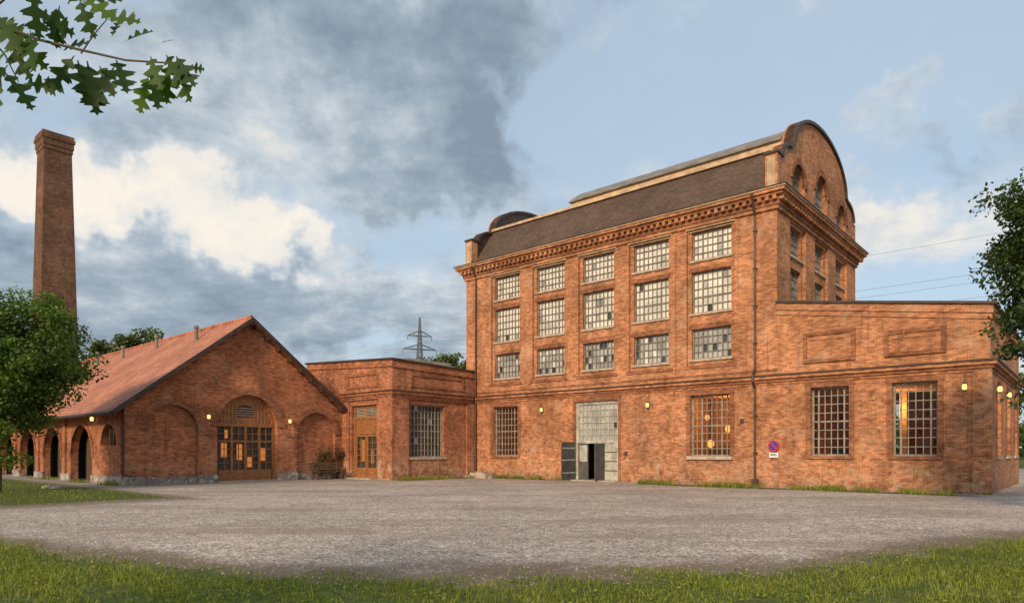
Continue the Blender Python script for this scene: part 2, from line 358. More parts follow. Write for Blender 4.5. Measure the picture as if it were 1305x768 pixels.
roof.prism([(.1,13.341),(.1,13.42),(1.95,15.95),(10.95,15.95),(12.8,13.42),(12.8,13.341)],[],fr_,TL+.5,TR-.5,0)
roof.prism([(1.8,15.951),(1.8,16.10),(6.45,16.6),(11.1,16.10),(11.1,15.951)],[],fr_,TL+.5,TR-.5,2)
roof.prism([(2.0,16.12),(2.0,16.36),(10.9,16.36),(10.9,16.12)],[],fr_,-20.5,TR-.5,2)
roof.prism([(1.85,16.361),(1.85,16.43),(3.1,17.25),(6.45,17.4),(9.8,17.25),(11.05,16.43),(11.05,16.361)],[],fr_,-20.7,TR-.5,1)
walls.obj('brick_walls',[BR_MAIN],bld); trim.obj('brick_trim_and_cornices',[BR_TRIM,BR_MAIN,COPING,TAN],bld)
fr.obj('steel_window_bars',[STEELD],bld); frl.obj('lower_window_bars',[STEELW],bld); gl.obj('window_panes',[MILK,MILK2,DGLASS],bld,False); cg.obj('clear_window_panes',[CGLASS],bld,False)
roof.obj('mansard_roof',[SLATE,METAL_ROOF,TAN],bld); lint.obj('window_sills',[CONC,TAN],bld)
gt=MB(); a0,a1=gate[0],gate[1]
gt.fbox(F,a0,a0+.12,0,4.33,.1,.3,0); gt.fbox(F,a1-.12,a1,0,4.33,.1,.3,0); gt.fbox(F,a0+.12,a1-.12,4.2,4.33,.1,.3,0); gt.fbox(F,a0+.12,a1-.12,2.05,2.17,.12,.28,0)
gt.fbox(F,a0-.16,a1+.16,4.335,4.55,-.05,.2,3)
gt.fbox(F,a0-.14,a0-.003,0,4.334,-.04,.2,3); gt.fbox(F,a1+.003,a1+.14,0,4.334,-.04,.2,3)
window(gt,gt,F,a0+.12,a1-.12,2.17,4.2,9,6,.18,(0,0,0,0,.98,0,.02),.03,.04,False,0)
gt.fbox(F,a1-.95,a1-.12,.02,2.05,.16,.22,0)
for z in (.55,1.05,1.55): gt.fbox(F,a1-.93,a1-.14,z,z+.05,.14,.165,1)
gt.fbox(F,a0+.12,a0+.75,.02,2.05,.17,.23,1)
gt.fbox(F,a0+.18,a0+.69,1.05,1.95,.16,.172,0)
gt.fbox(fnY(a0+.02),-1.25,-.03,.05,2.12,0,.06,1)
for z in (.4,1.1,1.75): gt.fbox(fnY(a0+.02),-1.22,-.06,z,z+.07,-.02,.0,0)
gt.fbox(fnY(a1-.95),-.75,.12,.04,2.03,0,.05,1)
gt.fbox(F,a0-.1,a1+.1,.0,.06,-.5,.45,2)
gt.obj('gate_and_doors',[GREYDOOR,DGREY,CONC,BR_TRIM,MILK2,STEELW,DGLASS],bld)
pp=MB()
pp.limb((-8.76,-.1,0.1),(-8.76,-.1,4.5),.055,.055,8); pp.limb((-8.76,-.1,4.5),(-8.76,-.36,4.75),.055,.055,8); pp.limb((-8.76,-.36,4.75),(-8.76,-.36,5.1),.055,.055,8)
pp.limb((-8.76,-.36,5.1),(-8.76,-.1,5.35),.055,.055,8); pp.limb((-8.76,-.1,5.35),(-8.76,-.1,12.3),.055,.055,8); pp.limb((-8.76,-.1,12.3),(-8.76,-.5,13.2),.055,.07,8)
pp.limb((-26.45,-.14,.1),(-26.45,-.14,12.5),.05,.05,8); pp.limb((-26.45,-.14,12.5),(-26.45,-.5,13.15),.05,.07,8)
pp.limb((-12.75,-.02,5.4),(-12.75,-.02,12.3),.012,.012,5)
for z in (1.5,3.2,6.5,8.2,9.9,11.6): pp.box(-8.84,-8.68,-.17,-.01,z,z+.05,0)
pp.limb((-2.0,8,7.1),(-2.0,8,8.5),.05,.05,6); pp.ball((-2.0,8,8.6),.12,.12,.1,0)
pp.box(-8.9,-8.62,-.17,-.03,.0,.35,0)
for (x,z) in ((-15.6,1.5),(-9.4,3.0)): pp.fbox(F,x-.08,x+.08,z-.1,z+.1,-.05,.05,0)
pp.limb((-14.25,-.02,4.1),(-14.25,-.02,4.6),.012,.012,5); pp.limb((-.78,-.02,4.2),(-.78,-.02,4.6),.012,.012,5)
pp.obj('downpipes',[PIPE],bld)
# ================================================================== ANNEX
ax=empty('brick_annex_building',L2W(0,0),RZ)
w=MB(); t=MB(); f2=MB(); g2=MB(); l2=MB()
AX=-26.66; AY=-6.57; GX=-31.35
Fa=fnX(AY); Sa=fnY(AX)
dz=(-30.48,-28.07)
w.prism([(-35.2,0),(dz[0],0),(dz[0],4.3),(dz[1],4.3),(dz[1],0),(AX,0),(AX,6.7),(-35.2,7.15)],[],Fa,0,.45)
w.prism([(AY+.45,0),(0,0),(0,6.55),(AY+.45,6.67)],[rect(-5.32,-2.63,1.28,4.32)],Sa,0,.45)
w.box(-35.2,-34.75,AY+.45,0,0,7.1)
t.fbox(Fa,AX-1.15,AX+.1,0,4.6,-.1,.2,0); t.fbox(Sa,AY-.1+.301,AY+1.1,0,4.6,-.1,.2,0)
t.fbox(Sa,-.75,-.02,0,4.6,-.08,.2,0)
t.fbox(Fa,GX+.02,GX+.72,0,4.6,-.08,.2,0)
for (z0,z1,p,mi) in ((4.60,4.70,.12,0),(4.70,4.84,.17,1),(4.84,4.97,.25,0),(4.97,5.03,.3,2)):
    t.box(GX+.01,AX+p,AY-p,AY+.1,z0,z1,mi); t.box(AX-.1,AX+p,AY+.101,-.3,z0,z1,mi)
def za(X): return 6.7+.45*((AX-X)/8.54)
t.prism([(-35.2,za(-35.2)-.35),(AX+.08,6.35),(AX+.08,6.72),(-35.2,za(-35.2)+.02)],[],Fa,-.08,.1,0)
t.prism([(-35.3,za(-35.2)+.02),(AX+.16,6.72),(AX+.16,6.82),(-35.3,za(-35.2)+.12)],[],Fa,-.16,.5,2)
t.prism([(AY+.101,6.33),(0,6.2),(0,6.57),(AY+.101,6.70)],[],Sa,-.08,.1,0)
t.prism([(AY+.501,6.70),(0,6.57),(0,6.67),(AY+.501,6.81)],[],Sa,-.16,.5,2)
t.prism(rect(-5.3,-1.0,5.3,6.1),[rect(-5.15,-1.15,5.45,5.95)],Sa,-.06,.05,1)
t.prism(rect(-30.9,-27.9,5.3,6.15),[rect(-30.75,-28.05,5.45,6.0)],Fa,-.06,.05,1)
t.box(-34.75,AX-.45,AY+.45,0,6.0,6.2,2)
t.prism([(-34.2,6.25),(-27.4,6.25),(-28.4,7.25),(-33.4,7.35)],[],fnX(AY+2.6),0,3.5,3)
window(f2,g2,Sa,-5.32,-2.63,1.28,4.32,10,8,.25,(.03,.97),.034,.07)
l2.fbox(Sa,-5.45,-2.5,1.14,1.276,-.06,.24,0)
t.fbox(Sa,-5.55,-2.4,4.324,4.58,-.03,.2,1)
wd=MB(); d0=.18
a0,a1=dz
wd.fbox(Fa,a0,a0+.14,0,4.3,d0,d0+.12,0); wd.fbox(Fa,a1-.14,a1,0,4.3,d0,d0+.12,0)
for z in (2.62,3.5,4.16): wd.fbox(Fa,a0+.14,a1-.14,z,z+.14,d0,d0+.12,0)
wd.fbox(Fa,a0+.14,a1-.14,2.76,3.5,d0+.05,d0+.1,0)
for k in range(5): wd.fbox(Fa,a0+.2+k*.45,a0+.22+k*.45,2.78,3.48,d0+.03,d0+.05,0)
wd.fbox(Fa,(a0+a1)/2-.06,(a0+a1)/2+.06,3.64,4.16,d0,d0+.1,0)
for sx in (0,1):
    b0=a0+.16+sx*(a1-a0-.28)/2; b1=b0+(a1-a0-.36)/2
    for k in range(6): wd.fbox(Fa,b0+.06,b1-.06,3.66+k*.085,3.70+k*.085,d0+.02,d0+.07,3)
    wd.fbox(Fa,b0,b0+.1,.03,2.6,d0+.02,d0+.09,0); wd.fbox(Fa,b1-.1,b1,.03,2.6,d0+.02,d0+.09,0)
    wd.fbox(Fa,b0+.1,b1-.1,.03,.65,d0+.025,d0+.085,0); wd.fbox(Fa,b0+.1,b1-.1,2.48,2.6,d0+.025,d0+.085,0)
    for k in range(1,5):
        z=.65+k*1.83/5; wd.fbox(Fa,b0+.1,b1-.1,z-.02,z+.02,d0+.03,d0+.08,0)
    wd.fbox(Fa,(b0+b1)/2-.02,(b0+b1)/2+.02,.65,2.48,d0+.032,d0+.078,0)
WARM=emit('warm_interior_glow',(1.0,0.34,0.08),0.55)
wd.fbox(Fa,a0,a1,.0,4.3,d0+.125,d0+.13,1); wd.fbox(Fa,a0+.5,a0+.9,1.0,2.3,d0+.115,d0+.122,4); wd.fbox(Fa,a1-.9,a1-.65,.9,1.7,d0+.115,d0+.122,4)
wd.fbox(Fa,a0-.1,a1+.1,0,.07,-.5,.3,2)
wd.obj('wooden_door',[WOOD,DGLASS,CONC,CONC,WARM],ax)
w.obj('brick_walls',[BR_ANNEX],ax); t.obj('brick_trim',[BR_ANNEX,BR_TRIM,COPING,METAL_ROOF],ax); f2.obj('steel_window_bars',[STEELW],ax); g2.obj('window_panes',[MILK2,DGLASS],ax,False); l2.obj('window_sill',[CONC],ax)
# ================================================================== GABLED HALL
gh=empty('brick_gabled_hall',L2W(0,0),RZ)
w=MB(); t=MB(); rf=MB(); st=MB(); wd=MB()
Y0=-18.6; Y1=-6.57; YM=(Y0+Y1)/2; ZR=8.55; SL=.773
zw=ZR-SL*(YM-Y0)
G=fnY(GX)
def arch_cut(c,wd_,zt_,n=18):
    r=wd_/2; zs=zt_-r
    return [(c-r,0)]+[(c-r*math.cos(math.pi*i/n),zs+r*math.sin(math.pi*i/n)) for i in range(n+1)]+[(c+r,0)]
c1,c2,c3=Y0+2.08,Y0+6.05,Y0+10.2
outer=[(Y0,0)]+arch_cut(c1,2.56,3.9)+arch_cut(c2,3.4,4.63)+arch_cut(c3,2.56,3.85)+[(Y1,0),(Y1,zw),(YM,ZR),(Y0,zw)]
w.prism(outer,[],G,0,.22)
outer2=[(Y0,0)]+arch_cut(c2,3.4,4.63)+[(Y1,0),(Y1,zw),(YM,ZR),(Y0,zw)]
w.prism(outer2,[],G,.21,.6)
for c,ww,zt_ in((c1,2.56,3.9),(c3,2.56,3.85)): arc_ring(t,c,ww,zt_,.3,G,-.06,.1,0)
arc_ring(t,c2,3.4,4.63,.36,G,-.08,.1,0); arc_ring(t,c2,3.4+.72,4.63+.36,.14,G,-.04,.1,1)
t.fbox(G,Y0-.08,Y0+.62,.45,zw-.1,-.1,.2,1)
for a,b in((c1+1.28+.0,c2-1.7-.37),(c2+1.7+.37,c3-1.28)):
    t.fbox(G,a+.05,b-.02,2.45,2.6,-.06,.1,0)
for a,b in((Y0-.12,c1-1.28),(c1+1.28,c2-1.7),(c2+1.7,c3-1.28),(c3+1.28,Y1-.02)): st.fbox(G,a,b,0,.42,-.12,.1,0)
st.fbox(G,c1-1.28,c1+1.28,0,.36,.16,.25,0); st.fbox(G,c3-1.28,c3+1.28,0,.36,.16,.25,0)
SF=fnX(Y0); XE=-69
outer=[(XE,0)]
arcs=[GX-6.3-5.1*k for k in range(0,7)]
for c in sorted(arcs): outer+=arch_cut(c,3.4,3.0)
outer+=[(GX-.0,0),(GX-.0,zw),(XE,zw)]
w.prism(outer,[arch(GX-2.3,2.2,1.9,2.95,14)],SF,0,.35)
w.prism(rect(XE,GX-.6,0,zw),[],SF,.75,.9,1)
wd.fbox(SF,GX-3.5,GX-1.1,1.9,3.0,.3,.32,1); 
for k in range(1,4): wd.fbox(SF,GX-3.4+k*.55-.03,GX-3.4+k*.55+.03,1.9,2.9,.24,.29,0)
for c in arcs:
    arc_ring(t,c,3.4,3.0,.25,SF,-.04,.1,0); st.fbox(SF,c-2.55,c-1.7,0,.4,-.08,.1,0); st.fbox(SF,c+1.7,c+2.55,0,.4,-.08,.1,0)
    t.fbox(SF,c-2.75,c-2.35,.4,zw-.15,-.12,.1,1)
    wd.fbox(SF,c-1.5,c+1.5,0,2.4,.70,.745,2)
st.fbox(SF,GX-3.75,GX+.1,0,.42,-.09,.1,0)
w.box(XE,XE+.4,Y0+.4,Y1,0,zw); w.box(XE,GX-.6,Y1-.4,Y1-.005,0,zw)
w.prism([(Y0,zw),(Y1,zw),(YM,ZR)],[],fnY(XE+.4),0,.4)
OX=GX+.55
ye=Y0-.75; ze=zw-SL*.75
rf.prism([(ye,ze+.02),(YM,ZR+.02),(YM,ZR+.18),(ye,ze+.18)],[],fr_,XE-.4,OX,0)
rf.prism([(Y1-.01,zw+.02),(YM,ZR+.02),(YM,ZR+.18),(Y1-.01,zw+.18)],[],fr_,XE-.4,OX,0)
for sgn in(-1,1):
    p0=(YM,ZR-.0); ee=(Y0-.75,ze) if sgn<0 else (Y1-.012,zw)
    rf.prism([(p0[0],p0[1]+.19),(ee[0],ee[1]+.19),(ee[0],ee[1]-.06),(p0[0],p0[1]-.06)],[],fr_,OX-.001,OX+.05,1)
    ee2=(Y0,zw) if sgn<0 else (Y1-.02,zw)
    t.prism([(YM,ZR-.02),(ee2[0],ee2[1]-.02),(ee2[0],ee2[1]-.3),(YM,ZR-.3)],[],G,-.07,.1,1)
    for k in range(0,9):
        u=k/9+.05; yy=YM+(ee2[0]-YM)*u; zz=ZR+(ee2[1]-ZR)*u
        rf.box(GX+.001,OX-.01,yy-.06,yy+.06,zz-.16,zz-.0,1)
rf.limb((OX,ye-.06,ze+.06),(XE,ye-.06,ze+.06),.09,.09,8,1)
rf.limb((GX+.02,Y0-.1,.3),(GX+.02,Y0-.1,zw-.3),.05,.05,8,1)
x=OX-.2
while x>XE: 
    rf.limb((x,YM,ZR+.2),(x-.4,YM,ZR+.21),.12,.10,8,0); x-=.38
for s_,yy in((3.5,YM-1.2),(9.5,YM-1.0),(14.5,YM-1.2),(20,YM-1.0)):
    zz=ZR-SL*(YM-yy); rf.limb((GX-s_,yy,zz),(GX-s_,yy,zz+.85),.1,.1,8,2); rf.limb((GX-s_,yy,zz+.85),(GX-s_,yy,zz+1.0),.16,.1,8,2)
cy=c2; d0=.3
def fb(a,b,z0,z1,da,db,mi=0): wd.fbox(G,a,b,z0,z1,d0+da,d0+db,mi)
fb(cy-1.7,cy-1.56,0,2.93,0,.16); fb(cy+1.56,cy+1.7,0,2.93,0,.16)
arc_ring(wd,cy,3.4-.3,4.63-.15,.15,G,d0,d0+.16,0)
fb(cy-1.56,cy+1.56,2.93,3.1,-.02,.16)
wd.prism(arch(cy,3.08,3.1,4.47,18,1.3),[arch(cy,1.0,3.45,4.1,10,.3)],G,d0+.06,d0+.12,0)
wd.prism(arch(cy,1.0,3.45,4.1,10,.3),[],G,d0+.10,d0+.11,1)
for k in range(4): fb(cy-.48,cy+.48,3.52+k*.13,3.56+k*.13,.05,.09,3)
for k in range(-7,8):
    a=cy+k*.2; ztp=3.1+1.25*math.sqrt(max(0,1-(k*.2/1.5)**2))
    if abs(k)>2: fb(a-.008,a+.008,3.12,ztp-.03,.045,.06,2)
for k in range(1,4):
    a=cy-1.56+k*3.12/4; fb(a-.06,a+.06,.02,2.93,.0,.12)
for k in range(4):
    b0=cy-1.56+k*.78+.06; b1=b0+.66
    fb(b0,b1,.02,.62,.03,.09); fb(b0+.1,b1-.1,.12,.52,.02,.03,0); fb(b0,b1,2.1,2.2,.02,.1)
    for z in (1.0,1.37,1.74,2.55): fb(b0,b1,z-.018,z+.018,.03,.08)
    fb((b0+b1)/2-.018,(b0+b1)/2+.018,.62,2.93,.033,.078)
fb(cy-1.6,cy+1.6,.0,3.0,.13,.135,1)
fb(cy-1.75,cy+1.75,.0,.06,-.75,.1,4)
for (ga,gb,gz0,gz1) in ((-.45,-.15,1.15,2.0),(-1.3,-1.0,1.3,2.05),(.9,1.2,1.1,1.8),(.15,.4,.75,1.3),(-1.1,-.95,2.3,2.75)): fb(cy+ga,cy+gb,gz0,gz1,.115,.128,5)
wd.obj('wooden_portal_and_doors',[WOOD,DGLASS,DWOOD,CONC,CONC,WARM],gh)
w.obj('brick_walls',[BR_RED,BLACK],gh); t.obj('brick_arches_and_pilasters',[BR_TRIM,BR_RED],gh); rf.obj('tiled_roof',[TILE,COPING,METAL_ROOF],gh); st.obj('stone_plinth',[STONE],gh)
# ================================================================== CHIMNEY
ch=MB()
prof=[(1.85,0),(1.85,5.0),(1.72,5.3),(1.16,30.7),(1.24,30.8),(1.24,31.1),(1.31,31.2),(1.31,31.7),(1.40,31.8),(1.40,32.1),(1.32,32.2),(1.32,32.45)]
for i in range(len(prof)-1):
    (r0,z0),(r1,z1)=prof[i],prof[i+1]
    ch.add([(-r0,-r0,z0),(r0,-r0,z0),(r0,r0,z0),(-r0,r0,z0),(-r1,-r1,z1),(r1,-r1,z1),(r1,r1,z1),(-r1,r1,z1)],[(0,1,5,4),(1,2,6,5),(2,3,7,6),(3,0,4,7)],0)
ch.add([(-1.32,-1.32,32.45),(1.32,-1.32,32.45),(1.32,1.32,32.45),(-1.32,1.32,32.45)],[(0,1,2,3)],1)
ch.obj('brick_chimney',[BR_CHIM,COPING],None,loc=(-45.0,66.0,0),rot=(0,0,RZ))
# ================================================================== wall lamps, sign, bench, steps, rocks
def wall_lamp(X,Y,z,face):
    mb=MB(); n=Vector((0,-1,0)) if face=='F' else Vector((1,0,0))
    mb.ball((0,0,0),.085,.085,.15,0); mb.ball((0,0,.14),.08,.08,.05,1); mb.ball((0,0,-.13),.07,.07,.04,1)
    q=-n*.16; mb.limb((0,0,.14),(q.x,q.y,.10),.02,.02,6,1); mb.limb((0,0,-.13),(q.x,q.y,-.08),.015,.015,6,1)
    mb.ball((q.x,q.y,0),.05,.05,.14,1)
    mb.obj('wall_lamp',[LAMPGLOW,DGREY],None,smooth=True,loc=L2W(X+n.x*.17,Y+n.y*.17,z),rot=(0,0,RZ))
for a in ((-.78,0,4.03,'F'),(-14.25,0,3.96,'F'),(-21.15,0,4.0,'F'),(GX,Y0+3.83,3.37,'S'),(GX,Y0+8.4,3.3,'S'),(0,1.4,4.0,'S'),(0,5.0,4.0,'S'),(GX-4.1,Y0,3.25,'F')): wall_lamp(*a)
sg=MB(); BLUE=simple('sign_blue',(0.02,0.06,0.35),0.4,var=.05); RED=simple('sign_red',(0.55,0.02,0.02),0.4,var=.05); WHITE=simple('sign_white',(0.75,0.75,0.72),0.5,var=.08)
sfn=lambda a,b,d:(a,-d,b)
def disc(mb,r,d0,d1,mi,n=28,r0=0):
    o=[(r*math.cos(2*math.pi*i/n),r*math.sin(2*math.pi*i/n)) for i in range(n)]
    h=[[(r0*math.cos(2*math.pi*i/n),r0*math.sin(2*math.pi*i/n)) for i in range(n)]] if r0 else []
    mb.prism(o,h,sfn,d0,d1,mi)
disc(sg,.25,0,.02,0); disc(sg,.25,.021,.026,1,28,.195)
L=.2; wv=.028
sg.prism([(-L*.7-wv,L*.7-wv),(-L*.7+wv,L*.7+wv),(L*.7+wv,-L*.7+wv),(L*.7-wv,-L*.7-wv)],[],sfn,.022,.028,1)
sg.box(-.2,.2,-.02,0,-.52,-.3,2); sg.box(-.15,.15,-.024,-.019,-.44,-.41,3); sg.box(-.15,.1,-.024,-.019,-.38,-.35,3); sg.box(-.02,.02,0,.06,-.5,.2,4)
sg.obj('no_stopping_sign',[BLUE,RED,WHITE,BLACK,DGREY],None,loc=L2W(-7.92,-.07,1.85),rot=(0,0,RZ))
be=MB()
for k in range(4): be.box(-1.0,1.0,-.42+k*.12,-.32+k*.12,.43,.47,0)
for k in range(3): be.add([(-1.0,.12+k*.03,.55+k*.15),(1.0,.12+k*.03,.55+k*.15),(1.0,.15+k*.03,.66+k*.15),(-1.0,.15+k*.03,.66+k*.15),(-1.0,.15+k*.03,.54+k*.15),(1.0,.15+k*.03,.54+k*.15),(1.0,.18+k*.03,.65+k*.15),(-1.0,.18+k*.03,.65+k*.15)],[(0,1,2,3),(4,7,6,5),(0,4,5,1),(3,2,6,7),(0,3,7,4),(1,5,6,2)],0)
for x in(-.8,.8):
    be.box(x-.04,x+.04,-.42,-.34,0,.43,0); be.box(x-.04,x+.04,.04,.12,0,.95,0); be.box(x-.03,x+.03,-.34,.04,.3,.4,0); be.box(x-.035,x+.035,-.44,.05,.62,.66,0); be.box(x-.03,x+.03,-.42,-.36,.47,.62,0)
be.obj('wooden_bench',[DWOOD],None,loc=L2W(GX+.75,Y0+10.35,0),rot=(0,0,RZ+math.pi/2))
sp=MB(); sp.box(-.9,.9,-.5,.5,0,.14,0); sp.box(-.6,.7,-.3,.5,.14,.3,0); sp.box(-.2,.35,-.2,.2,.3,.38,0)
sp.obj('concrete_steps',[CONC],None,loc=L2W(-25.6,-.62,0),rot=(0,0,RZ))
def rock(loc,r):
    bm=bmesh.new(); bmesh.ops.create_icosphere(bm,subdivisions=2,radius=r)
    for v in bm.verts: v.co*=random.uniform(.8,1.1); v.co.z*=.5
    me=bpy.data.meshes.new('rock'); bm.to_mesh(me); bm.free(); me.materials.append(STONE); ob=bpy.data.objects.new('rock',me); ob.location=loc; scene.collection.objects.link(ob)
rock((-19.3,28.4,.05),.3); rock((-20.3,29.3,.05),.2); rock(L2W(-24.4,-.9,.05),.18)
# ================================================================== PYLON + CABLES
STEELP=simple('galvanised_steel',(0.13,0.14,0.15),0.6)
def pylon(loc,rz,H=41.5):
    mb=MB(); r=.14
    def hwid(z): return 3.6-(3.6-.95)*z/26 if z<26 else .95-(.95-.12)*(z-26)/(H-26)
    zs=[0,5,9.5,13.5,17,20,23,26,28,30,32,34,36,38,40,H]
    cn=[(-1,-1),(1,-1),(1,1),(-1,1)]
    for i in range(len(zs)-1):
        z0,z1=zs[i],zs[i+1]; w0,w1=hwid(z0),hwid(z1)
        for k in range(4):
            a=cn[k]; b=cn[(k+1)%4]
            mb.limb((a[0]*w0,a[1]*w0,z0),(a[0]*w1,a[1]*w1,z1),r,r,4)
            mb.limb((a[0]*w0,a[1]*w0,z0),(b[0]*w1,b[1]*w1,z1),r*.6,r*.6,4); mb.limb((b[0]*w0,b[1]*w0,z0),(a[0]*w1,a[1]*w1,z1),r*.6,r*.6,4)
            mb.limb((a[0]*w1,a[1]*w1,z1),(b[0]*w1,b[1]*w1,z1),r*.6,r*.6,4)
    for z,L in((28,4.2),(32,5.0),(36,3.6)):
        for s in(-1,1):
            w_=hwid(z)
            for yy in(-w_,w_):
                mb.limb((0,yy,z),(s*L,0,z),r,r*.8,4); mb.limb((0,yy*.8,z+1.6),(s*L,0,z),r*.8,r*.8,4)
            mb.limb((s*L*.5,w_*.5,z),(s*L*.5,0,z+.8),r*.5,r*.5,4)
            mb.limb((s*L,0,z),(s*L,0,z-1.3),.12,.12,5)
    return mb.obj('transmission_pylon',[STEELP],None,False,loc=loc,rot=(0,0,rz))
P1=Vector((-27.5,200,0)); P2=Vector((168,27,0)); dd=(P2-P1).normalized(); ang=math.atan2(dd.y,dd.x)-math.pi/2-.5
pylon(P1,ang); pylon(P2,ang)
cb=MB(); nn=Vector((dd.y,-dd.x,0))
for z,L in((26.7,4.2),(30.7,5.0),(34.7,3.6),(41.4,0)):
    for s in ((-1,1) if L else (0,)):
        for P0,P1_,n in((P1,P2,40),(P1,P1-dd*260,14)):
            prev=None
            for i in range(n+1):
                u=i/n; q=P0.lerp(P1_,u)+nn*s*L*.88; q.z=z-4*5.0*u*(1-u)
                if prev is not None: cb.limb(prev,q,.022,.022,4)
                prev=q
cb.obj('power_cables',[STEELP],None,False)
# ================================================================== GROUND
def sm(a,b,x): 
    t=np.clip((x-a)/(b-a),0,1); return t*t*(3-2*t)
def wob(x,y): 
    return (np.sin(x*.9+1.7*np.sin(y*.7))+np.sin(y*1.3+1.3*np.sin(x*1.1+2))+.6*np.sin(x*2.9+y*2.3)+.5*np.sin(x*5.1-y*4.3+2*np.sin(x*1.9)))/3.1
def loc(x,y):
    dx=x-A0.x; dy=y-A0.y; return dx*UX.x+dy*UX.y, dx*VY.x+dy*VY.y
def masks(x,y):
    X,Y=loc(x,y)
    b=8.7+.040*(x+.4)**2; b=np.where(x>0,np.minimum(b,12.9),np.minimum(b,15.0))+.45*wob(x,y)+.3*wob(x*3.1,y*3.3)
    g=sm(-1.6,1.6,b-y)
    lp=sm(-1.,.6,np.minimum(np.minimum(Y+25.2+.3*wob(x,y),-20.6-Y),(-21.5-X)*.35))
    g=np.maximum(g,lp)
    ws=sm(-.25,.25,.55-np.abs(Y+1.15+.25*wob(x,y)))*sm(-14.5,-12,X)*sm(.5,-1.5,X)*.8
    ws=np.maximum(ws,sm(-.2,.3,.45-np.abs(Y+.35))*sm(-27,-26,X)*sm(-19,-21.5,X)*.9)
    ws=np.maximum(ws,sm(-.2,.3,.5-np.abs(X+25.9))*sm(-7,-6,Y)*sm(.5,-.5,Y)*.7)
    g=np.maximum(g,ws)
    far=sm(60,80,np.hypot(x,y-20)); g=np.maximum(g,far)
    p=sm(-.4,.4,2.4-np.abs(X-(GX+1.6)))*sm(-22,-20.3,Y)*sm(-5,-7,Y)
    p=np.maximum(p,sm(-.3,.3,1.1-np.abs(Y+19.5))*sm(-29,-31,X)*.9)
    p=np.maximum(p,sm(-.15,.15,.45-np.abs(Y+.2))*sm(-15,-12,X)*sm(2,0,X))
    p=np.maximum(p,sm(-.3,.3,2.2-np.abs(X-2.6))*sm(-2,1,Y))
    return g,p
xs=np.concatenate([[-4000,-1500,-500,-200,-110,-75],np.linspace(-55,50,520),[75,110,200,500,1500,4000]])
ys=np.concatenate([[-4000,-1000,-200,-60,-20],np.linspace(-4,60,420),[80,110,200,500,1500,5000]])
XX,YY=np.meshgrid(xs,ys); gm,pm=masks(XX,YY)
nx_,ny_=len(xs),len(ys)
def fastmesh(name,co,faces,mat,col=None,smooth=False):
    me=bpy.data.meshes.new(name); n=len(co); m,k=faces.shape
    me.vertices.add(n); me.vertices.foreach_set('co',co.astype(np.float32).ravel())
    me.loops.add(m*k); me.loops.foreach_set('vertex_index',faces.astype(np.int32).ravel())
    me.polygons.add(m); me.polygons.foreach_set('loop_start',(np.arange(m)*k).astype(np.int32))
    try: me.polygons.foreach_set('loop_total',np.full(m,k,np.int32))
    except Exception: pass
    me.materials.append(mat)
    if col is not None:
        at=me.attributes.new('col','FLOAT_COLOR','POINT'); at.data.foreach_set('color',col.astype(np.float32).ravel())
    me.update(calc_edges=True); me.validate()
    ob=bpy.data.objects.new(name,me); scene.collection.objects.link(ob); return ob
idx=np.arange(nx_*ny_).reshape(ny_,nx_)
fc=np.stack([idx[:-1,:-1],idx[:-1,1:],idx[1:,1:],idx[1:,:-1]],-1).reshape(-1,4)
co=np.stack([XX,YY,np.zeros_like(XX)],-1).reshape(-1,3)
cc=np.stack([gm,pm,np.zeros_like(gm),np.ones_like(gm)],-1).reshape(-1,4)
m,g=newmat('gravel_and_grass_ground'); tc=g.n('ShaderNodeTexCoord').outputs['Object']
at=g.n('ShaderNodeAttribute',attribute_name='col'); sc=g.n('ShaderNodeSeparateColor',{0:at.outputs['Color']})
n1=g.noise(tc,.30,5,.6); n2=g.noise(tc,3.0,5,.7); n3=g.noise(tc,22,3,.7); n4=g.noise(tc,9,3,.7)
vo=g.n('ShaderNodeTexVoronoi',{'Vector':tc,'Scale':26.0})
vg=g.n('ShaderNodeSeparateColor',{0:vo.outputs['Color']}).outputs[0]
gr=g.ramp(vg,[(0,(.21,.165,.135)),(.5,(.44,.36,.30)),(1,(.82,.72,.63))])
gr=g.mix(.22,gr,(.46,.38,.32,1))
gr=g.mix(1.0,gr,g.grey(g.mr(n1,.3,.7,.80,1.15)),'MULTIPLY'); gr=g.mix(1.0,gr,g.grey(g.mr(n2,.3,.7,.72,1.2)),'MULTIPLY')
gr=g.mix(g.mr(g.noise(g.vm('MULTIPLY',tc,(.10,.5,1)),1.0,5,.65),.46,.66,0,.62),gr,(.30,.22,.17,1))
gr=g.mix(g.mr(n4,.52,.72,0,.4),gr,(.24,.18,.14,1))
gr=g.mix(1.0,gr,g.grey(g.mr(n3,.3,.7,.68,1.32)),'MULTIPLY')
dirt=g.mix(n4,(.11,.08,.055,1),(.27,.20,.145,1))
gs=g.mix(g.mr(n4,.35,.65),(.05,.07,.014,1),(.12,.15,.03,1))
gs=g.mix(g.mr(n2,.5,.7,0,.5),gs,(.18,.13,.07,1))
pv=g.mix(n4,(.27,.23,.20,1),(.40,.35,.31,1))
gmk=g.m('ADD',sc.outputs[0],g.m('MULTIPLY',g.m('SUBTRACT',g.m('ADD',g.m('MULTIPLY',n2,.6),g.m('MULTIPLY',n4,.4)),.5),1.6))
col=g.mix(g.mr(g.m('ADD',sc.outputs[1],g.m('MULTIPLY',g.m('SUBTRACT',n2,.5),.6)),.4,.6),gr,pv)
hasg=g.mr(sc.outputs[0],0.0,.12)
col=g.mix(g.m('MULTIPLY',g.mr(gmk,.02,.36,0,.88),hasg),col,dirt)
col=g.mix(g.m('MULTIPLY',g.mr(gmk,.50,.72),hasg),col,gs)
finish(g,col,.95,g.m('ADD',g.m('MULTIPLY',vo.outputs['Distance'],-.6),n3),.8,.03,.15)
fastmesh('ground',co,fc,m,cc)
